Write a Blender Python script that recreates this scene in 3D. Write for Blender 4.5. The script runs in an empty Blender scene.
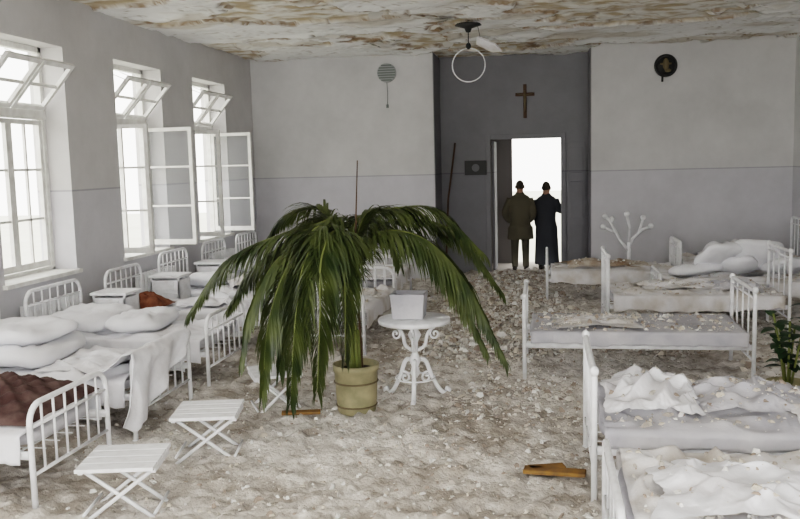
import bpy, math, random
from mathutils import Vector, Matrix, noise
random.seed(7)
R=random.uniform
PI=math.pi
# ------------------------------------------------------------------ helpers
def nz(x,y,z=0.0): return noise.noise(Vector((x,y,z)))
def fbm(x,y,z=0.0,o=4):
    a=1;f=1;s=0
    for i in range(o):
        s+=a*noise.noise(Vector((x*f,y*f,z*f+i*7.3)));a*=.5;f*=2.03
    return s
class MB:
    def __init__(s): s.v=[];s.f=[];s.m=[];s.c=[];s.usec=False
    def add(s,vs,fs,m=0,col=None):
        b=len(s.v);s.v+=[tuple(v) for v in vs]
        for f in fs: s.f.append(tuple(i+b for i in f));s.m.append(m)
        if col is not None: s.usec=True
        s.c+=[col if col is not None else (1,1,1,1)]*len(vs)
    def box(s,x0,x1,y0,y1,z0,z1,m=0):
        vs=[(x,y,z) for x in(x0,x1) for y in(y0,y1) for z in(z0,z1)]
        s.add(vs,[(0,1,3,2),(4,6,7,5),(0,4,5,1),(2,3,7,6),(0,2,6,4),(1,5,7,3)],m)
    def tube(s,pts,r,n=8,m=0,closed=False):
        pts=[Vector(p) for p in pts];N=len(pts)
        rr=r if isinstance(r,(list,tuple)) else [r]*N
        prev=None;vs=[];
        for i,p in enumerate(pts):
            if closed: t=(pts[(i+1)%N]-pts[i-1])
            elif i==0:t=pts[1]-p
            elif i==N-1:t=p-pts[i-1]
            else:t=(pts[i+1]-p).normalized()+(p-pts[i-1]).normalized()
            if t.length<1e-9:t=Vector((0,0,1))
            t.normalize()
            if prev is None:
                a=Vector((0,0,1)) if abs(t.z)<.9 else Vector((1,0,0))
                u=t.cross(a).normalized()
            else:
                u=prev-t*prev.dot(t)
                if u.length<1e-6:u=t.orthogonal()
                u.normalize()
            prev=u;w=t.cross(u)
            for k in range(n):
                a=2*PI*k/n;vs.append(p+(u*math.cos(a)+w*math.sin(a))*rr[i])
        fs=[]
        for i in range(N if closed else N-1):
            j=(i+1)%N
            for k in range(n):
                l=(k+1)%n;fs.append((i*n+k,i*n+l,j*n+l,j*n+k))
        if not closed:
            fs.append(tuple(range(n))[::-1]);fs.append(tuple((N-1)*n+k for k in range(n)))
        s.add(vs,fs,m)
    def lathe(s,prof,cx=0,cy=0,n=24,m=0,sx=1,sy=1):
        vs=[];fs=[]
        for (r,z) in prof:
            for k in range(n):
                a=2*PI*k/n;vs.append((cx+r*math.cos(a)*sx,cy+r*math.sin(a)*sy,z))
        for i in range(len(prof)-1):
            for k in range(n):
                l=(k+1)%n;fs.append((i*n+k,i*n+l,(i+1)*n+l,(i+1)*n+k))
        fs.append(tuple(range(n))[::-1]);fs.append(tuple((len(prof)-1)*n+k for k in range(n)))
        s.add(vs,fs,m)
    def ell(s,c,r,m=0,nu=14,nv=10,fn=None):
        vs=[];fs=[]
        for j in range(nv+1):
            b=-PI/2+PI*j/nv
            for k in range(nu):
                a=2*PI*k/nu;d=Vector((math.cos(b)*math.cos(a),math.cos(b)*math.sin(a),math.sin(b)))
                p=Vector((d.x*r[0],d.y*r[1],d.z*r[2]))
                if fn:p=fn(d,p)
                vs.append(Vector(c)+p)
        for j in range(nv):
            for k in range(nu):
                l=(k+1)%nu;fs.append((j*nu+k,j*nu+l,(j+1)*nu+l,(j+1)*nu+k))
        s.add(vs,fs,m)
    def grid(s,nu,nv,fn,m=0,colfn=None):
        vs=[]
        for i in range(nu+1):
            for j in range(nv+1): vs.append(fn(i/nu,j/nv))
        fs=[(i*(nv+1)+j,(i+1)*(nv+1)+j,(i+1)*(nv+1)+j+1,i*(nv+1)+j+1) for i in range(nu) for j in range(nv)]
        s.add(vs,fs,m)
    def chunk(s,c,sz,m=0,col=(1,1,1,1)):
        a=R(0,2*PI);ca,sa=math.cos(a),math.sin(a);fx,fy,fz=R(.5,1.2),R(.4,.9),R(.2,.6)
        vs=[];tx,ty=R(-.3,.3),R(-.3,.3)
        for x in(-1,1):
            for y in(-1,1):
                for z in(-1,1):
                    q=1 if z<0 else R(.25,.8)
                    px=x*sz*fx*R(.4,1)*q+(tx*sz if z>0 else 0);py=y*sz*fy*R(.4,1)*q+(ty*sz if z>0 else 0);pz=(z*R(.4,1)*fz+fz*.6)*sz
                    vs.append((c[0]+px*ca-py*sa,c[1]+px*sa+py*ca,c[2]+pz))
        s.add(vs,[(0,1,3,2),(4,6,7,5),(0,4,5,1),(2,3,7,6),(0,2,6,4),(1,5,7,3)],m,col)
    def obj(s,name,mats,smooth=True,parent=None,mods=()):
        me=bpy.data.meshes.new(name);me.from_pydata(s.v,[],s.f)
        for mt in mats: me.materials.append(mt)
        me.polygons.foreach_set('material_index',s.m)
        me.polygons.foreach_set('use_smooth',[smooth]*len(s.f))
        if s.usec:
            at=me.color_attributes.new('col','FLOAT_COLOR','POINT')
            at.data.foreach_set('color',[q for c in s.c for q in c])
        me.update()
        o=bpy.data.objects.new(name,me);bpy.context.collection.objects.link(o)
        if parent:o.parent=parent
        for k,kw in mods:
            md=o.modifiers.new(k,k)
            for a,b in kw.items(): setattr(md,a,b)
        return o
def empty(name,loc=(0,0,0),rz=0):
    o=bpy.data.objects.new(name,None);bpy.context.collection.objects.link(o)
    o.location=loc;o.rotation_euler=(0,0,rz);o.empty_display_size=.1;return o
BEV=lambda w=.006:('BEVEL',dict(width=w,segments=2,limit_method='ANGLE'))
def sst(a,b,x):
    t=min(1,max(0,(x-a)/(b-a)));return t*t*(3-2*t)
# ------------------------------------------------------------------ materials
def mat(name,base,rough=.7,base2=None,scale=5,detail=6,bump=0,bscale=20,metal=0,lo=.35,hi=.65,attr=None,spec=.3):
    m=bpy.data.materials.new(name);m.use_nodes=True;nt=m.node_tree;b=nt.nodes['Principled BSDF']
    b.inputs['Roughness'].default_value=rough;b.inputs['Metallic'].default_value=metal
    b.inputs['Specular IOR Level'].default_value=spec
    b.inputs['Base Color'].default_value=(*base,1)
    tc=nt.nodes.new('ShaderNodeTexCoord')
    if base2:
        n=nt.nodes.new('ShaderNodeTexNoise');n.inputs['Scale'].default_value=scale;n.inputs['Detail'].default_value=detail
        nt.links.new(tc.outputs['Object'],n.inputs['Vector'])
        r=nt.nodes.new('ShaderNodeValToRGB');r.color_ramp.elements[0].position=lo;r.color_ramp.elements[1].position=hi
        r.color_ramp.elements[0].color=(*base,1);r.color_ramp.elements[1].color=(*base2,1)
        nt.links.new(n.outputs['Fac'],r.inputs[0]);out=r.outputs[0]
        nt.links.new(out,b.inputs['Base Color'])
    if attr:
        a=nt.nodes.new('ShaderNodeVertexColor');a.layer_name=attr
        nt.links.new(a.outputs[0],b.inputs['Base Color'])
    if bump:
        n=nt.nodes.new('ShaderNodeTexNoise');n.inputs['Scale'].default_value=bscale;n.inputs['Detail'].default_value=8
        nt.links.new(tc.outputs['Object'],n.inputs['Vector'])
        bp=nt.nodes.new('ShaderNodeBump');bp.inputs['Strength'].default_value=bump;bp.inputs['Distance'].default_value=.02
        nt.links.new(n.outputs['Fac'],bp.inputs['Height']);nt.links.new(bp.outputs[0],b.inputs['Normal'])
    return m
def wallmat(name,up,dn,line,h=1.86):
    m=mat(name,up,.75,bump=.15,bscale=6);nt=m.node_tree;b=nt.nodes['Principled BSDF']
    g=nt.nodes.new('ShaderNodeNewGeometry');s=nt.nodes.new('ShaderNodeSeparateXYZ');nt.links.new(g.outputs['Position'],s.inputs[0])
    r=nt.nodes.new('ShaderNodeValToRGB');r.color_ramp.interpolation='CONSTANT'
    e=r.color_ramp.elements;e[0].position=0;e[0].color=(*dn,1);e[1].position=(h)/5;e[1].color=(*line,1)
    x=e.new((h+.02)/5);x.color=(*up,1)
    d=nt.nodes.new('ShaderNodeMath');d.operation='DIVIDE';d.inputs[1].default_value=5;nt.links.new(s.outputs['Z'],d.inputs[0]);nt.links.new(d.outputs[0],r.inputs[0])
    n=nt.nodes.new('ShaderNodeTexNoise');n.inputs['Scale'].default_value=1.1;n.inputs['Detail'].default_value=9;n.inputs['Roughness'].default_value=.68
    nt.links.new(g.outputs['Position'],n.inputs['Vector'])
    mr=nt.nodes.new('ShaderNodeMapRange');mr.inputs['From Min'].default_value=.3;mr.inputs['From Max'].default_value=.7;mr.inputs['To Min'].default_value=.85;mr.inputs['To Max'].default_value=1.07
    nt.links.new(n.outputs['Fac'],mr.inputs['Value'])
    mx=nt.nodes.new('ShaderNodeMix');mx.data_type='RGBA';mx.blend_type='MULTIPLY';mx.inputs['Factor'].default_value=1
    nt.links.new(r.outputs[0],mx.inputs['A']);nt.links.new(mr.outputs[0],mx.inputs['B']);nt.links.new(mx.outputs['Result'],b.inputs['Base Color'])
    return m
M_wall=wallmat('wall_paint',(.56,.55,.55),(.56,.555,.585),(.36,.36,.39))
M_wallb=wallmat('wall_paint_back',(.56,.555,.555),(.53,.525,.56),(.36,.36,.39))
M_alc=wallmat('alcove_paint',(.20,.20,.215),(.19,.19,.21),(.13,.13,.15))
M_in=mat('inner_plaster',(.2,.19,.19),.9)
M_ceil=mat('ceiling_plaster',(.7,.7,.7),.9,attr='col',bump=.6,bscale=9)
M_floor=mat('floor_dust',(.4,.37,.34),.95,attr='col',bump=1.0,bscale=26)
M_rub=mat('rubble_mat',(.5,.5,.5),.95,attr='col',bump=.3,bscale=60)
M_white=mat('white_enamel',(.86,.87,.90),.35,(.72,.72,.74),scale=14,lo=.45,hi=.75)
M_frame=mat('window_paint',(.80,.80,.78),.5,(.66,.65,.62),scale=9)
M_sheet=mat('sheet_cotton',(.82,.83,.88),.9,(.72,.71,.74),scale=3.5,bump=.15,bscale=30)
M_sheetd=mat('sheet_dusty',(.74,.73,.75),.9,(.48,.43,.38),scale=3.2,bump=.3,bscale=25,lo=.42,hi=.68)
M_stain=mat('stained_blanket',(.48,.43,.37),.95,(.24,.16,.10),scale=4.5,bump=.4,bscale=25,lo=.4,hi=.62)
M_grey=mat('ticking_grey',(.43,.43,.48),.9,(.60,.59,.62),scale=3,bump=.2,bscale=30)
M_pil=mat('pillow_cotton',(.85,.86,.90),.9,(.74,.74,.78),scale=3,bump=.1,bscale=20)
M_brown=mat('brown_blanket',(.12,.035,.018),.95,(.22,.08,.04),scale=12,bump=.3)
M_wood=mat('dark_wood',(.06,.035,.02),.6,(.09,.05,.03),scale=8)
M_black=mat('black_paint',(.02,.02,.02),.5)
M_pot=mat('pot_glaze',(.36,.31,.18),.6,(.22,.20,.11),scale=8)
M_band=mat('pot_band',(.12,.09,.05),.6)
M_soil=mat('soil',(.05,.035,.02),.95)
M_stem=mat('palm_stem',(.13,.15,.04),.6)
def leafmat(name,a,b,tr=.3):
    m=mat(name,a,.45,b,scale=4,lo=.35,hi=.75,spec=.5);nt=m.node_tree;p=nt.nodes['Principled BSDF'];o=nt.nodes['Material Output']
    t=nt.nodes.new('ShaderNodeBsdfTranslucent');t.inputs[0].default_value=(b[0]*1.2,b[1]*1.2,b[2],1)
    x=nt.nodes.new('ShaderNodeMixShader');x.inputs[0].default_value=tr
    nt.links.new(p.outputs[0],x.inputs[1]);nt.links.new(t.outputs[0],x.inputs[2]);nt.links.new(x.outputs[0],o.inputs[0]);return m
M_leaf=leafmat('palm_leaf',(.018,.032,.008),(.11,.13,.035),.14)
M_leaf2=leafmat('rubber_leaf',(.01,.025,.01),(.022,.05,.018),.1)
M_coat=mat('coat_wool',(.10,.09,.065),.95);M_coat2=mat('cassock_wool',(.04,.043,.052),.95)
M_trou=mat('trouser_wool',(.07,.065,.05),.95);M_skin=mat('skin',(.35,.2,.14),.6);M_hair=mat('hair',(.045,.035,.025),.8);M_shoe=mat('shoe_leather',(.015,.012,.01),.4)
M_gnd=mat('outside_ground',(.42,.42,.36),.95,(.48,.48,.42),scale=.4)
M_yel=mat('old_board',(.26,.13,.03),.8,(.15,.08,.03),scale=14)
M_quilt=mat('red_quilt',(.045,.020,.018),.95,(.11,.070,.062),scale=7,bump=.3)
M_glass=bpy.data.materials.new('dusty_glass');M_glass.use_nodes=True;nt=M_glass.node_tree;b=nt.nodes['Principled BSDF'];o=nt.nodes['Material Output']
b.inputs['Base Color'].default_value=(.5,.52,.55,1);b.inputs['Roughness'].default_value=.2
t=nt.nodes.new('ShaderNodeBsdfTransparent');x=nt.nodes.new('ShaderNodeMixShader');x.inputs[0].default_value=.88
nt.links.new(b.outputs[0],x.inputs[1]);nt.links.new(t.outputs[0],x.inputs[2]);nt.links.new(x.outputs[0],o.inputs[0])
# ------------------------------------------------------------------ room shell
XL=-5.18;XR=3.98;YB=14.8;YA=15.7;ZC=3.97;AX0=-1.9;AX1=.77;Y0=-2.5
WT=.42
wins=[(12.2,13.5),(9.83,11.13),(7.42,8.72),(5.02,6.32),(2.6,3.9),(.2,1.5)]  # openings nearest the camera are out of view, added for side light
SZ=.98;TZ=3.45
m=MB();x0=XL-WT
m.box(x0,XL,Y0,YB+.3,-.1,SZ);m.box(x0,XL,Y0,YB+.3,TZ,ZC+.1)
ed=[Y0]+[e for w in sorted(wins) for e in w]+[YB+.3]
for i in range(0,len(ed),2): m.box(x0,XL,ed[i],ed[i+1],SZ,TZ)
m.obj('wall_left',[M_wall],False)
m=MB();m.box(XL,AX0,YB,YA+.25,-.1,ZC+.1);m.box(AX1,XR+.3,YB,YA+.25,-.1,ZC+.1);m.obj('wall_back',[M_wallb],False,mods=[BEV(.01)])
DX0=-1.0;DX1=.30;DZ=2.5
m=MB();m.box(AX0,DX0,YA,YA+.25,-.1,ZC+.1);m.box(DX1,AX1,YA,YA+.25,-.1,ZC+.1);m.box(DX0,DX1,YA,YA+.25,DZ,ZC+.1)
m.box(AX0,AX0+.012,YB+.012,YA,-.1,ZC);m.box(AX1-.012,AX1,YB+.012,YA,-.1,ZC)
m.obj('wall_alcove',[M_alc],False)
m=MB();m.box(XR,XR+.3,-.5,YB,-.1,ZC+.1);m.obj('wall_right',[M_wallb],False)
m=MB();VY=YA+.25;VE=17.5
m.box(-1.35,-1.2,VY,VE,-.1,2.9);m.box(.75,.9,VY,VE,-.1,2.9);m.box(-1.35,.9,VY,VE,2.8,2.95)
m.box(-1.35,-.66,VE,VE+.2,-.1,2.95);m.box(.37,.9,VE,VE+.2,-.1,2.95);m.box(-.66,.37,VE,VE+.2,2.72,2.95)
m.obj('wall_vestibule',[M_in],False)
m=MB()
m.box(DX0-.07,DX0+.02,YA-.035,YA-.002,0,DZ+.07);m.box(DX1-.02,DX1+.07,YA-.035,YA-.002,0,DZ+.07);m.box(DX0+.02,DX1-.02,YA-.035,YA-.002,DZ-.02,DZ+.07)
m.box(DX0+.03,DX0+.075,YA+.2,YA+1.0,.02,DZ-.04)
m.box(DX1+.09,DX1+.42,YA-.05,YA-.005,.05,DZ-.1);
for z0,z1 in((.2,.9),(1.05,1.7),(1.85,2.3)): m.box(DX1+.14,DX1+.37,YA-.062,YA-.05,z0,z1)
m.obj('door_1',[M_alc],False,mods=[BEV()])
# floor
def fcol(x,y):
    n=fbm(x*.9,y*.9,3);k=fbm(x*7,y*7,9);w=min(1,max(0,.52+n*.8+k*.85))
    a=Vector((.36,.315,.27));b=Vector((.76,.72,.68));c=a.lerp(b,w);return (*c,1)
def fz(x,y):
    d=.5+.5*fbm(x*.8,y*.8,5)
    return max(0,.02+.055*d*(1+fbm(x*5,y*5,1))+.035*fbm(x*13,y*13,2))-.01
m=MB();nx,ny=270,400
m.grid(nx,ny,lambda u,v:(XL+u*(XR-XL),2.5+v*(YA+.25-2.5),fz(XL+u*(XR-XL),2.5+v*(YA+.25-2.5))))
m.usec=True;m.c=[fcol(v[0],v[1]) for v in m.v]
m.add([(XL,Y0,0),(XR,Y0,0),(XR,2.5,0),(XL,2.5,0)],[(0,1,2,3)],0,(.5,.47,.44,1))
m.add([(-1.35,YA+.25,0),(.9,YA+.25,0),(.9,VE+.2,0),(-1.35,VE+.2,0)],[(0,1,2,3)],0,(.4,.37,.34,1))
m.obj('floor',[M_floor])
# ceiling
m=MB();nx,ny=240,380
CY0=4.0
def cd(x,y):
    return fbm(x*.42+3,y*.5,11,5)+.30*fbm(x*1.3,y*1.9,4,4)+.05
def cz(u,v):
    x=XL+u*(XR-XL);y=CY0+v*(YA-CY0);d=cd(x,y)
    z=ZC-.03*sst(-.25,.06,d)-.04*max(0,nz(x*2.2,y*2.2,9))+.055*sst(.04,.12,d)
    cr=abs(fbm(x*.9,y*1.1,20,3))
    z+=.025*(1-sst(.0,.03,cr))
    return (x,y,z+.010*fbm(x*6,y*6,2))
m.grid(nx,ny,cz);m.usec=True;cc=[]
for v in m.v:
    x,y=v[0],v[1];d=cd(x,y);k=fbm(x*3,y*4.5,7);cr=abs(fbm(x*.9,y*1.1,20,3));cr2=abs(fbm(x*1.5+5,y*1.9,40,2));st=fbm(x*.8,y*1.2,31,4)
    c=Vector((.92,.92,.90)).lerp(Vector((.66,.62,.55)),sst(.0,.5,st))
    inner=Vector((.50,.40,.26)).lerp(Vector((.86,.84,.78)),sst(-.4,.25,k))
    c=c.lerp(inner,sst(.06,.10,d))
    rim=sst(.03,.065,d)*(1-sst(.08,.15+.14*k,d))
    c=c.lerp(Vector((.24,.145,.065)),rim*sst(-.45,.15,k)*.95)
    c=c.lerp(Vector((.22,.15,.09)),(1-sst(.004,.024,cr))*.8)
    c=c.lerp(Vector((.32,.25,.17)),(1-sst(.003,.014,cr2))*.7)
    cc.append((*c,1))
m.c=cc
m.add([(XL,Y0,ZC),(XR,Y0,ZC),(XR,CY0,ZC),(XL,CY0,ZC)],[(0,1,2,3)],0,(.75,.75,.74,1))
for i in range(520):
    x=R(XL+.3,XR-.2);y=R(8.5,YB-.2);d=cd(x,y)
    if not(.02<d<.11):continue
    a=R(0,2*PI);l=R(.08,.3);w=R(.06,.25);dr=R(.01,.055);g=R(.65,.88);vs=[]
    for p,q in((0,-1),(0,1),(.5,1),(.5,-1),(1,.7),(1,-.6)):
        vs.append((x+math.cos(a)*p*l-math.sin(a)*q*w/2,y+math.sin(a)*p*l+math.cos(a)*q*w/2,ZC-.035-dr*p*p-R(0,.008)))
    m.add(vs,[(0,1,2,3),(3,2,4,5)],0,(g,g*.97,g*.9,1))
m.obj('ceiling',[M_ceil],True)
m=MB();m.box(XL-WT,XR+.3,Y0,YA+.3,ZC+.13,ZC+.3);m.obj('roof_slab',[M_in],False)
# ------------------------------------------------------------------ windows
def sash(m,hx,hy,ang,w,z0,z1,rows,cols=1,glass=True,th=.045):
    c,s=math.cos(ang),math.sin(ang)
    def bx(a0,a1,b0,b1,t,mi=0):
        vs=[]
        for a in(a0,a1):
            for q in(-t/2,t/2):
                for z in(b0,b1): vs.append((hx+c*a-s*q,hy+s*a+c*q,z))
        m.add(vs,[(0,1,3,2),(4,6,7,5),(0,4,5,1),(2,3,7,6),(0,2,6,4),(1,5,7,3)],mi)
    f=.05
    bx(0,f,z0,z1,th);bx(w-f,w,z0,z1,th);bx(f,w-f,z0,z0+.07,th);bx(f,w-f,z1-f,z1,th)
    for i in range(1,rows):
        z=z0+(z1-z0)*i/rows;bx(f,w-f,z-.013,z+.013,th*.6)
    for i in range(1,cols):
        a=w*i/cols;bx(a-.013,a+.013,z0+.07,z1-f,th*.6)
    if glass: bx(f,w-f,z0+.07,z1-f,.004,1)
FX=XL-.30;TR=2.72
for wi,(a,b) in enumerate(wins):
    e=empty('window_%d'%(wi+1))
    m=MB()
    t=.06
    m.box(FX-.04,FX+.04,a,a+t,SZ,TZ);m.box(FX-.04,FX+.04,b-t,b,SZ,TZ);m.box(FX-.04,FX+.04,a,b,TZ-t,TZ);m.box(FX-.04,FX+.04,a,b,SZ,SZ+.07)
    m.box(FX-.05,FX+.05,a,b,TR-.05,TR+.05)
    m.box(XL-.26,XL+.05,a-.04,b+.04,SZ-.01,SZ+.035)
    m.obj('frame',[M_frame],False,e,[BEV(.005)])
    m=MB();w=(b-a)/2-t
    if wi in(0,1):
        sash(m,FX+.06,a+t,math.radians(4),w,SZ+.08,TR-.06,3,1,False)
        sash(m,FX+.06,b-t,math.radians(-3),w+.1,SZ+.08,TR-.06,3)
        m.box(FX-.03,FX+.02,(a+b)/2-.02,(a+b)/2+.02,SZ,TR)
    else:
        sash(m,FX,a+t,PI/2,w,SZ+.08,TR-.06,3,2,False);sash(m,FX,b-t,-PI/2,w,SZ+.08,TR-.06,3,2,False)
    tl=math.radians(42 if wi!=0 else 40);hh=TZ-TR-.11
    for (p,q) in((a+t,(a+b)/2-.01),((a+b)/2+.01,b-t)):
        def hb(s0,s1,y0,y1,th,mi=0):
            vs=[]
            for s in(s0,s1):
                for n in(-th/2,th/2):
                    for y in(y0,y1): vs.append((FX+.05+math.sin(tl)*s+math.cos(tl)*n,y,TR+.06+math.cos(tl)*s-math.sin(tl)*n))
            m.add(vs,[(0,1,3,2),(4,6,7,5),(0,4,5,1),(2,3,7,6),(0,2,6,4),(1,5,7,3)],mi)
        hb(0,.05,p,q,.04);hb(hh-.05,hh,p,q,.04);hb(.05,hh-.05,p,p+.05,.04);hb(.05,hh-.05,q-.05,q,.04);hb(hh/2-.012,hh/2+.012,p+.05,q-.05,.03)
        m.tube([(FX+.05+math.sin(tl)*hh*.9,p+.03,TR+.06+math.cos(tl)*hh*.9),(FX+.02,p+.03,TZ-.08)],.006,5)
    m.obj('sashes',[M_frame,M_glass],False,e)
for (a,b) in wins[:4]:
    m=MB()
    for i in range(12):
        y=a+.15+i*.085
        m.tube([(XL+.07,y,.15),(XL+.07,y,.78)],.028,8);m.tube([(XL+.14,y,.15),(XL+.14,y,.78)],.028,8)
    m.tube([(XL+.1,a+.12,.2),(XL+.1,a+1.12,.2)],.02);m.tube([(XL+.1,a+.12,.74),(XL+.1,a+1.12,.74)],.02)
    m.tube([(XL+.1,a+.12,.2),(XL+.1,a+.12,0)],.015);m.tube([(XL+.1,a+1.12,.2),(XL+.1,a+1.12,0)],.015)
    m.obj('radiator',[M_white])
m=MB();m.add([(-60,-40,-1.2),(-5.7,-40,-1.2),(-5.7,60,-1.2),(-60,60,-1.2)],[(0,1,2,3)]);m.add([(-5.7,17.75,-.05),(30,17.75,-.05),(30,60,-.05),(-5.7,60,-.05)],[(0,1,2,3)])
m.obj('ground_outside',[M_gnd],False)
# ------------------------------------------------------------------ rubble colours
pal=[(.70,.67,.63),(.60,.56,.51),(.50,.45,.40),(.84,.83,.81),(.36,.29,.24),(.64,.58,.50)]
def rc():
    c=random.choice(pal);k=R(.8,1.05);return (c[0]*k,c[1]*k,c[2]*k,1)
# ------------------------------------------------------------------ hospital beds
def arc_end(x,W,h,rc):
    pts=[(x,0,0),(x,0,h-rc)]
    for i in range(1,7):
        a=PI/2*i/6;pts.append((x,rc-rc*math.cos(a),h-rc+rc*math.sin(a)))
    for i in range(0,7):
        a=PI/2*i/6;pts.append((x,W-rc+rc*math.sin(a),h-rc+rc*math.cos(a)))
    pts+=[(x,W,0)];return pts
def bed(loc,rz,W=.95,L=1.95,fh=.68,hh=.95,rc_=.12,bars=7,sheet=M_sheet,seed=0,amp=.03,drape=.18,mat_top=.50,knob=False,frag=0):
    rc1=rc_
    e=empty('hospital_bed',loc,rz);cover=(.05,L-.06)
    m=MB()
    for x,h in((0,hh),(L,fh)):
        m.tube(arc_end(x,W,h,rc1),.019,8)
        m.tube([(x,0,.24),(x,W,.24)],.012,6)
        m.tube([(x,0,h-rc1-.02),(x,W,h-rc1-.02)],.011,6)
        for i in range(1,bars): m.tube([(x,W*i/bars,.24),(x,W*i/bars,h)],.0085,6)
        for y in(0,W):
            m.tube([(x,y,0),(x,y,.03)],.028,8)
            if knob: m.ell((x,y,h+.01),(.028,.028,.032))
    for y in(.01,W-.01):
        m.box(0,L,y-.012,y+.012,.34,.39)
    for i in range(1,14): m.tube([(L*i/14,0,.365),(L*i/14,W,.365)],.006,5)
    for i in range(1,6): m.tube([(0,W*i/6,.365),(L,W*i/6,.365)],.004,5)
    m.obj('frame',[M_white],True,e)
    m=MB();t=mat_top-.015
    def mf(d,p):
        q=[math.copysign(abs(c)**.35,c) for c in d]
        return Vector((q[0]*(L/2-.04),q[1]*(W/2-.01),q[2]*(t-.385)/2))+Vector((0,0,.006*fbm(p.x*5,p.y*5,seed)))
    m.ell((L/2,W/2,(t+.385)/2),(L/2,W/2,.06),0,40,16,mf);m.obj('mattress',[M_grey],True,e)
    m=MB();x0,x1=cover
    def sf(u,v):
        x=x0+(x1-x0)*u;tot=W+2*drape;s=-drape+tot*v
        wr=fbm(x*2+seed,s*2,seed,3)
        q=fbm(x*1.3+seed*3,s*1.5,seed+5,2);fold=.5+.5*math.sin((x*6+s*3+q*10)+seed);fold2=.5+.5*math.sin((s*11-x*4+q*13)+seed*2)
        dz=amp*(.6*wr+.6*fold**4+.4*fold2**4)
        if s<0: y=-.022-abs(.03*fbm(x*5,s*2,seed));z=mat_top+s*(1+.35*fbm(x*2,0,seed))
        elif s>W:y=W+.022+abs(.03*fbm(x*5,s*2,seed));z=mat_top-(s-W)*(1+.35*fbm(x*2,3,seed))
        else:
            y=s;z=mat_top+dz*min(1,min(s,W-s)/.1)
        return (x,y,z)
    m.grid(80,60,sf);m.obj('sheet',[sheet],True,e,[('SOLIDIFY',dict(thickness=.006))])
    if frag:
        m=MB()
        for i in range(frag):
            x=R(.1,L-.1);y=R(.05,W-.05)
            if fbm(x*2,y*2,seed)<R(-.6,.3):continue
            m.chunk((x,y,sf((x-x0)/(x1-x0),(y+drape)/(W+2*drape))[2]),.006+.035*R(0,1)**3,0,rc())
        m.obj('plaster_fragments',[M_rub],False,e)
    return e
def pillow(e,c,sx=.38,sy=.26,sz=.1,rz=0,tilt=0,mt=None,seed=0,name='pillow'):
    m=MB()
    def pf(d,p):
        k=(abs(d.x)**4+abs(d.y)**4)**.25 if (abs(d.x)+abs(d.y))>1e-6 else 1
        h=math.sqrt(max(1e-6,d.x*d.x+d.y*d.y));q=h/max(k,1e-6)
        x=d.x*q*sx;y=d.y*q*sy
        z=math.copysign(abs(d.z)**.8,d.z)*sz
        dent=-.03*math.exp(-((x*3.5)**2+(y*4)**2)) if d.z>0 else 0
        n=.03*fbm(x*4+seed,y*4,seed,3)
        w=.014*math.sin(x*22+y*14+8*fbm(x*3,y*3,seed))*max(0,d.z)
        return Vector((x+n,y+n*.6,z+n+w+dent))
    m.ell((0,0,0),(1,1,1),0,40,20,pf)
    o=m.obj(name,[mt or M_pil],True,e);o.location=c;o.rotation_euler=(tilt,R(-.1,.1),rz);return o
def heap(e,cx,cy,rx,ry,z,h,seed,mt,name='crumpled_sheet',n=80,fr=1.0,frag=0):
    m=MB()
    def hf(u,v):
        a=(u*2-1);b=(v*2-1)
        rr=1+.25*fbm(a*1.5,b*1.5,seed)
        x=cx+a*rx*rr;y=cy+b*ry*rr
        f=max(0,1-(abs(a)**2.5+abs(b)**2.5)*.6)
        q=fbm(a*.8*fr+seed,b*.8*fr,seed,2)
        w1=.5+.5*math.sin((a*4+b*2)*fr+q*7+seed);w2=.5+.5*math.sin((b*7-a*3)*fr+q*9+seed)
        return (x,y,z+h*f*(.3+.45*w1**1.8+.25*w2**2.5)+.012)
    m.grid(n,n,hf);o=m.obj(name,[mt],True,e)
    if frag:
        m=MB()
        for i in range(frag):
            p=hf(R(.05,.95),R(.05,.95));m.chunk(p,.006+.03*R(0,1)**3,0,rc())
        m.obj('plaster_fragments',[M_rub],False,e)
    return o
LX=-4.95;LL=1.83
b1=bed((LX,4.6,.0),0,W=.92,L=LL,fh=.68,seed=1,amp=.03,sheet=M_sheet)
m=MB()
def pl(u,v):
    x=.55+1.19*u;y=.10+.90*v;ed=math.sin(PI*u)**.45*math.sin(PI*v)**.45 if 0<u<1 and 0<v<1 else 0
    return (x,y,.52+ed*(.17+.03*math.cos(u*44)*math.cos(v*36))+.03*fbm(x*3,y*3,3)*ed)
m.grid(60,60,pl);m.obj('quilt',[M_quilt],True,b1)
pillow(b1,(.4,.5,.62),seed=3,rz=1.5)
b2=bed((LX,5.92,.0),0,W=1.04,L=LL,fh=.70,seed=2,amp=.07)
pillow(b2,(.62,.55,.60),.36,.46,.11,seed=5,rz=.1);pillow(b2,(.50,.62,.75),.40,.38,.10,seed=6,rz=-.2)
heap(b2,1.2,.5,.3,.4,.51,.08,51,M_sheet)
m=MB()
def df(u,v):
    y=-.28+1.2*v;s=u*1.0;hx=LL+.03
    if s<.3: t=s/.3;x=LL-.4+.37*t;z=.53+.19*t*t
    else: t=(s-.3)/.7;x=hx+.04*math.sin(min(1,t*4)*PI/2)+.035*math.sin(y*16+t*2)*t+.02*fbm(y*5,t*2,2);z=.735-(.14+.46*max(0,1-abs(v-.14)*1.1)**1.1)*t
    if v<.24: y=-.05-(.24-v)*.9*(t if s>.3 else .2)
    return (x,y,z+.012*fbm(y*7,s*5,3))
m.grid(44,54,df);m.obj('hung_sheet',[M_sheet],True,b2,[('SOLIDIFY',dict(thickness=.006))])
b3=bed((LX,7.38,.0),0,W=.98,L=LL,fh=.72,seed=3,amp=.07)
pillow(b3,(.95,.5,.60),.30,.42,.11,seed=7,rz=.1);pillow(b3,(.40,.5,.62),.34,.42,.12,seed=8)
b4=bed((LX,8.90,.0),0,W=.86,L=LL,fh=.75,seed=4,amp=.05)
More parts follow.
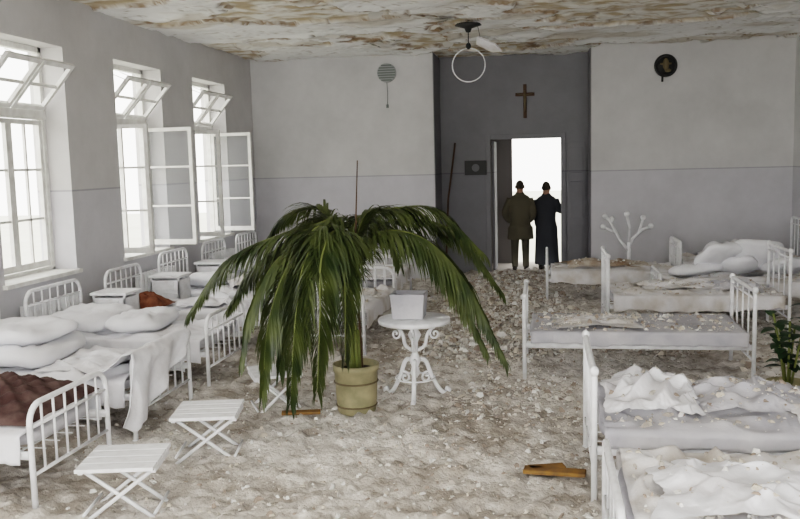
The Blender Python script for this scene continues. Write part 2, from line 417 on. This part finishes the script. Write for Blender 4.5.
m=MB();m.grid(30,30,lambda u,v:(.08+.55*u,-.02+.5*v,.53+.16*(math.sin(PI*u)*math.sin(PI*v))**.6*(.8+.7*fbm(u*3,v*3,2)) if 0<u<1 and 0<v<1 else .53));m.obj('brown_cloth',[M_brown],True,b4)
heap(b4,1.2,.45,.45,.3,.51,.14,52,M_sheet)
b5=bed((LX,10.28,.0),0,W=.88,L=LL,fh=.8,seed=5,amp=.06,hh=1.0)
pillow(b5,(.5,.5,.62),seed=9,rz=1.5);heap(b5,1.2,.45,.4,.3,.51,.22,53,M_sheetd)
b6=bed((LX,11.70,.0),0,W=.9,L=LL,fh=.8,seed=6,amp=.06,hh=1.0)
pillow(b6,(.5,.5,.66),seed=10,rz=1.4,tilt=.2);pillow(b6,(1.1,.5,.68),seed=11,rz=1.2,tilt=.4)
b7=bed((LX,13.1,.0),0,W=.95,L=LL,fh=.8,seed=7,amp=.06,hh=1.0)
pillow(b7,(.9,.5,.72),seed=12,rz=.6,tilt=.7)
b8=bed((-1.95,8.9,.0),PI/2,W=.9,L=1.9,fh=.75,hh=.75,seed=17,amp=.06,sheet=M_sheetd,frag=200)
pillow(b8,(.6,.5,.64),seed=42,rz=.4,tilt=.2)
b9=bed((-2.05,11.4,.0),PI/2+.04,W=.9,L=1.9,fh=.75,hh=.85,seed=18,amp=.06,sheet=M_sheetd,frag=100)
def rbed(x,y,W,L=2.0,rz=0,**k): return bed((x+L,y+W,0),PI+rz,W=W,L=L,**k)
r1=rbed(.32,3.66,1.0,fh=.56,hh=.95,rc_=.05,bars=5,seed=21,amp=.07,sheet=M_sheetd,frag=900)
heap(r1,.80,.55,.22,.5,.52,.08,32,M_stain,'stained_blanket',frag=100);heap(r1,1.45,.6,.36,.34,.52,.10,31,M_sheet,frag=60,fr=1.2)
r2=rbed(.28,5.03,1.08,fh=.84,hh=.9,rc_=.05,bars=5,knob=True,seed=22,amp=.06,sheet=M_grey,drape=.1,frag=600)
heap(r2,1.6,.42,.28,.42,.52,.17,33,M_sheet,frag=20,fr=1.2);heap(r2,1.0,.40,.34,.36,.51,.12,34,M_grey,frag=120,fr=1.2);heap(r2,.5,.6,.3,.34,.51,.10,35,M_sheetd,frag=100)
r3=rbed(-.2,7.95,.95,L=2.05,fh=.82,hh=.88,rc_=.05,bars=4,knob=True,seed=23,amp=.012,sheet=M_grey,drape=.12,frag=700)
heap(r3,1.4,.6,.4,.26,.51,.07,36,M_sheetd,frag=140)
r4=rbed(.72,10.1,.95,L=2.0,fh=.95,hh=1.0,rc_=.05,bars=4,knob=True,seed=24,amp=.05,sheet=M_sheetd,frag=800)
heap(r4,1.1,.4,.5,.3,.51,.10,37,M_sheetd,frag=180);heap(r4,.5,.5,.3,.3,.51,.12,47,M_grey,frag=60)
r5=rbed(.02,12.35,.9,L=1.85,fh=.75,hh=.9,rc_=.08,bars=5,seed=25,amp=.05,sheet=M_sheetd,frag=500)
heap(r5,1.0,.45,.6,.3,.51,.14,38,M_stain,frag=120)
r6=rbed(2.0,13.4,.9,L=1.85,fh=.8,hh=1.1,rc_=.08,bars=5,seed=26,amp=.06,sheet=M_sheetd,frag=100)
heap(r6,.9,.45,.6,.3,.51,.3,48,M_sheet)
r7=rbed(1.45,11.2,.9,L=2.0,fh=.6,hh=1.05,rc_=.08,bars=5,seed=27,amp=.06,sheet=M_sheetd,frag=400)
for k,(px,py,pz,rz,tl) in enumerate([(1.5,.45,.61,.3,.15),(1.02,.4,.65,-.3,.45),(1.2,.55,.80,.5,.7),(.75,.5,.80,.1,.9),(.35,.45,.66,.5,.3)]):
    pillow(r7,(px,py,pz),.32,.26,.095,rz=rz,tilt=tl,seed=60+k)
heap(r7,.85,.2,.55,.19,.53,.30,39,M_grey,fr=1.2)
# ------------------------------------------------------------------ folding stools
def stool(x,y,rz,h=.34,w=.23):
    e=empty('folding_stool',(x,y,0.015),rz);m=MB();d=.17
    for i in range(4):
        yy=-d+(2*d)*i/3;m.box(-w,w,yy-.054,yy+.054,h-.012,h+.012)
    m.box(-w,-w+.03,-d,d,h-.04,h-.012);m.box(w-.03,w,-d,d,h-.04,h-.012)
    m.obj('seat',[M_white],False,e,[BEV(.004)])
    m=MB()
    for s in(-1,1):
        m.tube([(-w+.02,s*(d-.01),0),(w-.03,s*(d-.01),h-.03)],.013,6)
        m.tube([(w-.02,s*(d-.035),0),(-w+.03,s*(d-.035),h-.03)],.013,6)
    m.tube([(-w+.02,-d,0.05),(-w+.02,d,.05)],.01,6);m.tube([(w-.02,-d,.05),(w-.02,d,.05)],.01,6)
    m.obj('legs',[M_white],True,e)
stool(-2.54,4.66,.2);stool(-2.42,5.68,.2);stool(-2.3,6.85,.5,.34,.2)
def cabinet(x,y,rz=0):
    e=empty('bedside_cabinet',(x,y,0),rz);m=MB()
    for a in(-.19,.165):
        for b in(-.17,.145): m.box(a,a+.025,b,b+.025,0,.75)
    m.box(-.21,.21,-.19,.19,.75,.78);m.box(-.19,.19,-.17,.17,.3,.72);m.box(-.12,.12,-.185,-.17,.6,.7);m.box(-.16,.16,-.18,-.17,.34,.56)
    m.obj('body',[M_white],False,e,[BEV(.006)])
cabinet(-4.68,10.02);cabinet(-4.68,11.43);cabinet(-4.68,8.63)
# ------------------------------------------------------------------ palm
def catmull(P,n):
    P=[Vector(p) for p in P];P=[P[0]*2-P[1]]+P+[P[-1]*2-P[-2]];out=[]
    for i in range(1,len(P)-2):
        for k in range(n):
            t=k/n;a,b,c,d=P[i-1:i+3]
            out.append(.5*((2*b)+(c-a)*t+(2*a-5*b+4*c-d)*t*t+(3*b-a-3*c+d)*t**3))
    out.append(P[-2]);return out
pe=empty('potted_palm',(-1.57,6.8,.03))
OX,OY=-1.57,6.8
ml=MB();ms=MB()
def frond(pts,Lm=.42,start=.36,dens=105,droop=.85):
    P=[(R(-.04,.04),R(-.04,.04),.38),(R(-.06,.0)-.03,R(-.05,.05),.95)]+[(p[0]-OX,p[1]-OY,p[2]-.03) for p in pts]
    C=catmull(P,14);N=len(C)
    ms.tube(C,[.013*(1-i/N)+.003 for i in range(N)],6)
    S=[0]
    for i in range(1,N):S.append(S[-1]+(C[i]-C[i-1]).length)
    T=S[-1];s0=T*start
    hz=Vector((pts[-1][0]-OX,pts[-1][1]-OY,0)).cross(Vector((0,0,1))).normalized()
    for k in range(dens):
        f=k/(dens-1);s=s0+(T-s0)*f
        i=max(j for j in range(N) if S[j]<=s+1e-9);i=min(i,N-2)
        t=(s-S[i])/max(1e-6,S[i+1]-S[i]);p=C[i].lerp(C[i+1],t);tg=(C[i+1]-C[i]).normalized()
        side=tg.cross(Vector((0,0,1)))
        side=(side+hz*.5).normalized()
        ln=Lm*(.6+.4*math.sin(PI*min(1,f*1.1+.12)))*(1-.45*max(0,f-.6)/.4)
        for sg in(-1,1):
            d=(side*sg*(.85-.3*f)+tg*(.7+.5*f)+Vector((R(-.10,.10),R(-.10,.10),.12+R(-.1,.1)))).normalized()
            l=ln*R(.85,1.12);w=.0105*R(.8,1.15);q=p.copy();row=[];n=6
            dr=droop*R(.7,1.25)
            for j in range(n+1):
                u=j/n
                ws=w*(math.sin(PI*min(1,u*.85+.18))**.7 if j<n else .02)
                wv=d.cross(Vector((0,0,1)))
                if wv.length<.1:wv=tg.copy()
                wv.normalize();up=wv.cross(d).normalized()
                row+=[q+wv*ws+up*ws*.3,q,q-wv*ws+up*ws*.3]
                d=(d+Vector((0,0,-dr*.42*(.5+u)))).normalized();q=q+d*l/n
                if q.z<.01:q.z=.01+R(0,.01)
            fs=[]
            for j in range(n):
                b=j*3;fs+=[(b,b+1,b+4,b+3),(b+1,b+2,b+5,b+4)]
            ml.add(row,fs)
frond([(-1.85,6.75,1.54),(-2.25,6.65,1.50),(-2.62,6.6,1.30),(-2.90,6.55,.92)],.48)
frond([(-1.88,6.85,1.50),(-2.2,6.9,1.42),(-2.5,6.95,1.20),(-2.74,7.0,.88)],.46)
frond([(-1.80,6.9,1.64),(-1.98,6.95,1.74),(-2.2,7.0,1.66),(-2.38,7.0,1.46)],.38,droop=.7)
frond([(-1.78,6.55,1.52),(-1.96,6.3,1.34),(-2.08,6.12,.92),(-2.13,6.05,.38)],.46)
frond([(-1.68,6.45,1.56),(-1.79,6.15,1.38),(-1.84,6.02,.95),(-1.88,5.95,.34)],.46)
frond([(-1.62,6.45,1.56),(-1.65,6.12,1.40),(-1.64,5.98,.98),(-1.67,5.95,.44)],.46)
frond([(-1.72,6.5,1.60),(-1.87,6.3,1.44),(-1.97,6.2,1.05),(-2.01,6.12,.55)],.46)
frond([(-1.56,6.5,1.5),(-1.52,6.3,1.30),(-1.50,6.2,1.0),(-1.50,6.15,.62)],.34)
frond([(-1.45,6.85,1.62),(-1.15,6.85,1.74),(-.85,6.85,1.70),(-.50,6.85,1.36)],.42,droop=.7)
frond([(-1.4,6.75,1.50),(-1.0,6.65,1.52),(-.65,6.6,1.20),(-.32,6.55,.56)],.46)
frond([(-1.4,6.8,1.46),(-1.05,6.75,1.46),(-.75,6.7,1.16),(-.48,6.65,.62)],.42)
frond([(-1.4,6.95,1.54),(-1.05,7.1,1.62),(-.70,7.15,1.46),(-.38,7.2,1.00)],.42)
frond([(-1.5,6.9,1.62),(-1.3,7.0,1.72),(-1.05,7.1,1.68),(-.83,7.15,1.46)],.36)
frond([(-1.6,7.1,1.60),(-1.55,7.5,1.60),(-1.45,7.9,1.45),(-1.4,8.1,1.1)],.42)
frond([(-1.8,7.1,1.6),(-2.1,7.4,1.58),(-2.35,7.6,1.35),(-2.5,7.7,1.05)],.42)
frond([(-1.85,6.65,1.50),(-2.1,6.45,1.36),(-2.30,6.35,.98),(-2.38,6.3,.58)],.44)
frond([(-1.68,6.75,1.60),(-1.78,6.65,1.64),(-1.95,6.55,1.54),(-2.05,6.5,1.3)],.38)
ml.obj('fronds',[M_leaf],True,pe);
for i in range(7):
    a=i*.9;ms.tube([(math.cos(a)*.03,math.sin(a)*.03,.36),(math.cos(a)*.05-.02,math.sin(a)*.05,.7)],[.02,.012],6)
ms.obj('stems',[M_stem],True,pe)
m=MB();m.lathe([(.145,0),(.16,.015),(.17,.12),(.182,.36),(.192,.365),(.195,.415),(.18,.418),(.175,.37)],n=28)
for z,r in((.07,.167),(.27,.181)):
    m.tube([(r*math.cos(a*PI/14),r*math.sin(a*PI/14),z) for a in range(28)],.008,6,1,True)
m.lathe([(.174,.365),(.1,.378),(.01,.382)],n=20,m=2)
m.obj('pot',[M_pot,M_band,M_soil],True,pe)
m=MB();m.tube([(.05,.02,.36),(.02,.03,1.4),(.06,.03,2.10)],[.011,.008,.005],6);m.obj('support_cane',[M_wood],True,pe)
# ------------------------------------------------------------------ ornate pedestal table
te=empty('pedestal_table',(-1.13,7.2,.03));m=MB()
Hh=.73
m.lathe([(.05,Hh-.06),(.27,Hh-.05),(.31,Hh-.04),(.315,Hh-.02),(.31,Hh),(.01,Hh+.001)],n=36)
m.lathe([(.018,.2),(.045,.24),(.03,.3),(.055,.36),(.025,.42),(.03,.52),(.06,.58),(.03,.64),(.07,Hh-.05)],n=16)
def scroll(c,r,a0,turns,ang,zc,r1=.0):
    pts=[]
    for i in range(22):
        t=i/21;a=a0+turns*2*PI*t;q=r*(1-t*.85);x=c+q*math.cos(a);pts.append((x*math.cos(ang),x*math.sin(ang),zc+q*math.sin(a)))
    return pts
for k in range(3):
    a=k*2*PI/3+.6;ca,sa=math.cos(a),math.sin(a)
    leg=catmull([(.02*ca,.02*sa,.36),(.10*ca,.10*sa,.34),(.16*ca,.16*sa,.2),(.24*ca,.24*sa,.06),(.31*ca,.31*sa,.02),(.33*ca,.33*sa,.05),(.30*ca,.30*sa,.065)],6)
    m.tube(leg,.02,8);m.tube(scroll(.11,.06,0,1.4,a,.19),.011,6)
    br=catmull([(.03*ca,.03*sa,.44),(.10*ca,.10*sa,.48),(.13*ca,.13*sa,.58),(.22*ca,.22*sa,.66),(.27*ca,.27*sa,.67)],6)
    m.tube(br,.016,8);m.tube(scroll(.2,.055,PI/2,1.4,a,.57),.010,6)
m.tube([(.17*math.cos(i*PI/12),.17*math.sin(i*PI/12),.2) for i in range(24)],.008,6,0,True)
m.obj('body',[M_white],True,te)
be=empty('flower_planter',(-1.17,7.2,.765));m=MB()
m.add([(-.13,-.11,0),(.13,-.11,0),(.13,.11,0),(-.13,.11,0),(-.15,-.13,.22),(.15,-.13,.22),(.15,.13,.22),(-.15,.13,.22),(-.13,-.11,.22),(.13,-.11,.22),(.13,.11,.22),(-.13,.11,.22),(-.12,-.10,.18),(.12,-.10,.18),(.12,.10,.18),(-.12,.10,.18)],
 [(3,2,1,0),(0,1,5,4),(1,2,6,5),(2,3,7,6),(3,0,4,7),(4,5,9,8),(5,6,10,9),(6,7,11,10),(7,4,8,11),(8,9,13,12),(9,10,14,13),(10,11,15,14),(11,8,12,15),(12,13,14,15)])
m.obj('box',[M_grey],False,be,[BEV(.006)])
# ------------------------------------------------------------------ wall things
e=empty('wall_crucifix',(-.35,YA-.03,0));m=MB()
m.box(-.03,.03,-.015,.02,2.85,3.45);m.box(-.17,.17,-.014,.02,3.24,3.30)
m.obj('cross',[M_wood],False,e,[BEV(.005)])
m=MB();m.tube([(0,-.03,3.29),(0,-.035,3.18),(.01,-.03,3.05),(0,-.03,2.95)],[.018,.026,.018,.01],8);m.tube([(-.14,-.025,3.29),(0,-.03,3.25),(.14,-.025,3.29)],.009,6);m.ell((0,-.035,3.32),(.02,.02,.025))
m.obj('corpus',[M_band],True,e)
e=empty('wall_loudspeaker',(-2.70,YB-.02,3.66));m=MB()
def disc(m,r,y0,y1,mi=0,n=32,zc=0,rx=1):
    vs=[(r*rx*math.cos(2*PI*k/n),y0,zc+r*math.sin(2*PI*k/n)) for k in range(n)]+[(r*rx*math.cos(2*PI*k/n),y1,zc+r*math.sin(2*PI*k/n)) for k in range(n)]
    m.add(vs,[tuple(range(n)),tuple(range(n,2*n))[::-1]]+[(k,n+k,n+(k+1)%n,(k+1)%n) for k in range(n)],mi)
disc(m,.165,-.03,.02,0)
for i in range(-3,4):
    z=i*.042;w=math.sqrt(.155**2-z*z);m.box(-w,w,-.045,-.03,z-.012,z+.012,1)
m.tube([(0,-.01,-.16),(.01,-.01,-.35),(0,-.01,-.55)],.006,6,1)
m.box(-.02,.02,-.025,.0,-.6,-.54,1)
m.obj('body',[mat('grille_cloth',(.35,.36,.36),.8),mat('grille_bars',(.16,.18,.17),.6)],False,e)
e=empty('wall_emblem',(1.96,YB-.02,3.58));m=MB()
disc(m,.17,-.04,.02,0);m.tube([(.165*math.cos(i*PI/16),-.04,.165*math.sin(i*PI/16)) for i in range(32)],.022,8,0,True)
m.ell((0,-.06,.02),(.05,.03,.10),1);m.tube([(-.09,-.05,.03),(.09,-.05,.03)],.016,6,1);m.ell((.03,-.06,-.08),(.05,.03,.03),1)
m.tube([(-.05,-.03,-.15),(-.05,-.03,-.26)],.018,6,0)
m.obj('body',[M_black,mat('relief_gilt',(.14,.11,.06),.6)],True,e)
e=empty('wall_clock',(-1.25,YA-.03,1.98));m=MB()
m.box(-.2,.2,-.05,.02,-.13,.13,0);disc(m,.07,-.056,-.05,1)
m.obj('case',[M_black,mat('clock_face',(.13,.13,.14),.6)],False,e,[BEV(.008)])
m=MB();m.tube([(-1.62,YA-.05,2.44),(-1.76,YA-.12,1.4),(-1.8,YA-.35,.03)],.018,6);m.obj('leaning_pole',[M_wood])
e=empty('hanging_lamp',(-1.0,11.6,0));m=MB()
m.lathe([(.16,ZC-.05),(.18,ZC-.07),(.05,ZC-.11),(.03,ZC-.16)],n=20,m=1)
m.tube([(0,0,ZC),(.0,0,3.65)],.008,6,1);m.ell((0,0,3.63),(.035,.035,.045),1)
m.tube([(.22*math.cos(i*PI/20),0,3.38+.22*math.sin(i*PI/20)) for i in range(40)],.007,6,0,True)
m.obj('ring',[M_white,M_black],True,e)
m=MB()
m.add([(.12,.1,ZC-.2),(.36,.05,ZC-.32),(.44,.12,ZC-.40),(.32,.2,ZC-.40),(.1,.2,ZC-.28)],[(0,1,2,3,4)]);m.obj('plaster_shard',[M_sheetd],False,e,[('SOLIDIFY',dict(thickness=.025))])
m=MB();m.tube([(.1,.1,ZC+.02),(.15,.12,ZC-.22)],.004,5);m.obj('wire',[M_black],True,e)
e=empty('coat_stand',(1.34,14.2,.03));m=MB()
m.tube([(0,0,0),(0,0,.7)],.03,8);m.tube([(0,0,.55),(-.15,0,.75),(-.3,0,1.05),(-.38,0,1.12)],.024,8);m.tube([(0,0,.6),(.05,0,.75),(.2,0,.9),(.33,0,.95)],.024,8)
m.tube([(0,0,.7),(.0,-.1,.95),(-.05,-.15,1.15)],.022,8);m.tube([(-.2,0,.85),(-.4,0,.95)],.02,8);m.tube([(.15,0,.85),(.22,0,1.08)],.02,8)
for p in((-.38,0,1.13),(.34,0,.96),(-.05,-.15,1.17),(-.41,0,.96),(.22,0,1.1),(-.27,0,1.08)): m.ell(p,(.045,.045,.045))
for k in range(3):
    a=k*2*PI/3;m.tube([(0,0,.2),(.15*math.cos(a),.15*math.sin(a),.12),(.3*math.cos(a),.3*math.sin(a),0)],.018,8)
m.obj('body',[M_white],True,e)
e=empty('potted_rubber_plant',(1.9,7.05,.03));m=MB()
m.lathe([(.12,0),(.15,.22),(.165,.22),(.165,.26),(.14,.26),(.13,.22)],n=22);m.lathe([(.14,.21),(.01,.215)],n=16,m=1);m.obj('pot',[M_pot,M_soil],True,e)
m=MB();ms=MB()
for k in range(7):
    a=k*.9;rr=.10 if k%2 else .16;top=Vector((rr*math.cos(a),rr*math.sin(a),R(.65,1.02)));ms.tube([(.02*math.cos(a),.02*math.sin(a),.2),top*.6+Vector((0,0,.1)),top],.009,6)
    for j in range(9):
        t=.35+.65*j/8;p=Vector((top.x*t,top.y*t,.22+(top.z-.22)*t));b=R(0,2*PI);d=Vector((math.cos(b),math.sin(b),.5)).normalized();w=d.cross(Vector((0,0,1))).normalized();l=R(.11,.18);row=[]
        for q in range(7):
            u=q/6;ww=.045*math.sin(PI*min(.98,u*.95+.05));row+=[p+w*ww,p-w*ww];d=(d+Vector((0,0,-.18))).normalized();p=p+d*l/6
        m.add(row,[(q*2,q*2+1,q*2+3,q*2+2) for q in range(6)])
m.obj('leaves',[M_leaf2],True,e);ms.obj('stems',[M_stem],True,e)
# ------------------------------------------------------------------ rubble
m=MB()
n=0
while n<30000:
    x=R(-4.9,3.7);y=3.2+12.3*R(0,1)**1.15
    if y>YB-.1 and not(AX0+.1<x<AX1-.1):continue
    dd=.6+.8*fbm(x*.9,y*.9,5)+(.25 if -2.8<x<.6 else -.1)
    if R(0,1)>dd:continue
    s=.006+.026*(R(0,1)**3)+(.025*R(0,1) if R(0,1)<.02 else 0)
    m.chunk((x,y,fz(x,y)-.004),s,0,rc());n+=1
for (hx,hy,hr,hn) in((-.7,9.2,.8,900),(-.3,10.6,1.1,1500),(-.8,12.8,1.2,1500),(-.7,14.7,.9,1100),(-.1,15.0,.7,600),(1.2,9.5,.7,700),(1.1,7.0,.8,900),(2.6,8.4,.9,300),(-.5,11.8,1.0,900),(1.2,14.2,.8,400),(.2,9.4,.6,600),(-.1,7.2,.8,500)):
    for i in range(hn):
        a=R(0,2*PI);q=hr*math.sqrt(R(0,1));x=hx+q*math.cos(a);y=hy+q*math.sin(a)*.8
        if x>3.8 or (y>YB-.1 and not(AX0+.1<x<AX1-.1)) or y>15.55:continue
        m.chunk((x,y,fz(x,y)+(.17 if hy>8 else .05)*max(0,1-q/hr)*R(0,1)),.01+(.06 if hy>8 else .04)*R(0,1)**3,0,rc())
m.obj('rubble',[M_rub],False)
m=MB()
for i,(px,py,a,l,w) in enumerate([(.05,5.45,-.1,.2,.06),(-.0,5.52,.25,.12,.05),(-2.0,6.6,.2,.16,.05)]):
    vs=[]
    for s in(-1,1):
        for t in(-1,1):
            for z in(0,1): vs.append((px+math.cos(a)*s*l-math.sin(a)*t*w,py+math.sin(a)*s*l+math.cos(a)*t*w*R(.7,1.1),.06+.025*z))
    m.add(vs,[(0,1,3,2),(4,6,7,5),(0,4,5,1),(2,3,7,6),(0,2,6,4),(1,5,7,3)])
m.obj('broken_board',[M_yel],False,mods=[BEV(.006)])
# ------------------------------------------------------------------ people
def person(name,loc,rz,H,coat,hem,armL,armR,trou,hat=False):
    e=empty(name,loc,rz);k=H/1.75
    RM=('REMESH',dict(mode='VOXEL',voxel_size=.014,use_smooth_shade=True));SM=('SMOOTH',dict(factor=.6,iterations=6))
    m=MB()
    prof=[(.25,.17,hem),(.235,.165,hem+.25),(.215,.15,.85),(.185,.135,1.0),(.19,.135,1.12),(.215,.14,1.28),(.215,.125,1.38),(.17,.10,1.445),(.095,.08,1.49),(.075,.072,1.53)]
    vs=[];n=28
    for rx,ry,z in prof:
        for q in range(n):
            a=2*PI*q/n;f=1+(.05*math.sin(a*7+z*2) if z<.95 else 0);vs.append((rx*f*math.cos(a)*k,ry*f*math.sin(a)*k,z*k))
    fs=[(i*n+q,i*n+(q+1)%n,(i+1)*n+(q+1)%n,(i+1)*n+q) for i in range(len(prof)-1) for q in range(n)]
    fs+=[tuple(range(n))[::-1],tuple((len(prof)-1)*n+q for q in range(n))];m.add(vs,fs)
    for arm in(armL,armR):
        A=[Vector(p)*k for p in arm];C=catmull(A,6);N=len(C)
        m.tube(C,[(.082*(1-i/N)+.05*(i/N))*k for i in range(N)],14)
    m.obj('coat',[coat],True,e,[RM,SM])
    m=MB()
    for s in(-1,1):
        m.tube([(s*.09*k,0,.92*k),(s*.10*k,.01,.5*k),(s*.105*k,-.01,.08*k)],[.105*k,.078*k,.062*k],14)
    m.obj('trousers',[trou],True,e,[RM,SM])
    m=MB()
    for s in(-1,1):
        m.ell((s*.11*k,.06,.045),(.05,.14,.045),0);m.ell((s*.11*k,-.03,.06),(.045,.06,.06),0)
    m.obj('shoes',[M_shoe],True,e)
    hz=1.63*k;m=MB()
    def hf(d,p):
        p=p.copy()
        if d.z<0: p.x*=1-.28*d.z*d.z;p.y+= .012*(-d.z)
        if d.y>.75 and abs(d.x)<.25 and -.35<d.z<.15: p.y+=.024*(1-abs(d.x)/.25)
        if d.y>.6 and .0<d.z<.22 and .2<abs(d.x)<.5: p.y-=.008
        if d.y>.8 and -.6<d.z<-.45: p.y+=.006
        return p
    m.ell((0,0.01,hz),(.076,.098,.118),0,32,24,hf)
    for s in(-1,1): m.ell((s*.082,0,hz-.005),(.012,.022,.034),0,8,6);m.ell((s*.03,.096,hz+.012),(.013,.008,.008),1,8,6)
    m.ell((0,.1,hz-.06),(.024,.008,.006),2,8,6)
    m.tube([(0,-.01,1.47*k),(0,-.005,hz-.03)],[.066,.062],14)
    m.obj('head',[M_skin,M_shoe,M_hair],True,e)
    m=MB();m.ell((0,-.006,hz+.012),(.080,.099,.114),0,28,22,lambda d,p:p*(1+.03*nz(d.x*5,d.y*5,d.z*5)) if (d.z>max(-.42,-.05+.9*d.y)) else p*.8);m.obj('hair',[M_hair],True,e)
    m=MB()
    for arm,sg in((armL,-1),(armR,1)):
        a=Vector(arm[-2])*k;b=Vector(arm[-1])*k;d=(b-a).normalized();up=Vector((0,1,0)) if abs(d.y)<.8 else Vector((0,0,1));w=d.cross(up).normalized();nn=w.cross(d)
        m.tube([b-d*.01,b+d*.03,b+d*.085],[.028,.036,.034],10)
        for i in range(4):
            o0=b+d*.08+w*(-.027+.018*i);l=[.06,.072,.07,.055][i]
            m.tube([o0,o0+d*l*.45+nn*.004,o0+d*l*.8+nn*.018,o0+d*l*.95+nn*.03],[.0095,.009,.008,.006],7)
        o0=b+d*.025+w*.03*(-sg);m.tube([o0,o0+d*.03+w*.018*(-sg)+nn*.01,o0+d*.06+w*.022*(-sg)+nn*.022],[.012,.010,.007],7)
    m.obj('hands',[M_skin],True,e)
    return e
person('standing_man',(-.47,16.2,0),.05,1.72,M_coat,.62,[(-.17,0,1.40),(-.28,.0,1.14),(-.2,.18,.98),(-.1,.24,1.0)],[(.17,0,1.40),(.25,0,1.14),(.19,.18,.98),(.1,.24,1.0)],M_trou)
person('standing_priest',(.02,16.35,0),-.25,1.68,M_coat2,.12,[(-.17,0,1.40),(-.20,.0,1.14),(-.19,.05,.92),(-.19,.07,.86)],[(.17,0,1.40),(.26,.02,1.2),(.33,.1,1.22),(.37,.16,1.27)],M_coat2)
# ------------------------------------------------------------------ world / light
w=bpy.data.worlds.new('sky');bpy.context.scene.world=w;w.use_nodes=True;bg=w.node_tree.nodes['Background']
bg.inputs[0].default_value=(1.0,.98,.93,1);bg.inputs[1].default_value=2.4
# ------------------------------------------------------------------ camera
F=850.0;H=2.1
th=math.radians(9.78);ph=math.radians(6.47);ro=0.025
fw=Vector((-math.sin(th)*math.cos(ph),math.cos(th)*math.cos(ph),-math.sin(ph)))
r=Vector((math.cos(th),math.sin(th),0));u=r.cross(fw)
r2=r*math.cos(ro)-u*math.sin(ro);u2=r*math.sin(ro)+u*math.cos(ro)
cam=bpy.data.cameras.new('camera');o=bpy.data.objects.new('camera',cam);bpy.context.collection.objects.link(o)
mm=Matrix((r2,u2,-fw)).transposed().to_4x4();mm.translation=(0,0,H);o.matrix_world=mm
cam.sensor_width=36;cam.lens=F/800*36;cam.clip_start=.05;cam.clip_end=300
bpy.context.scene.camera=o
vs=bpy.context.scene.view_settings
vs.view_transform='Filmic'
for lk in('Medium High Contrast','Filmic - Medium High Contrast'):
    try: vs.look=lk;break
    except Exception: pass
vs.exposure=1.28
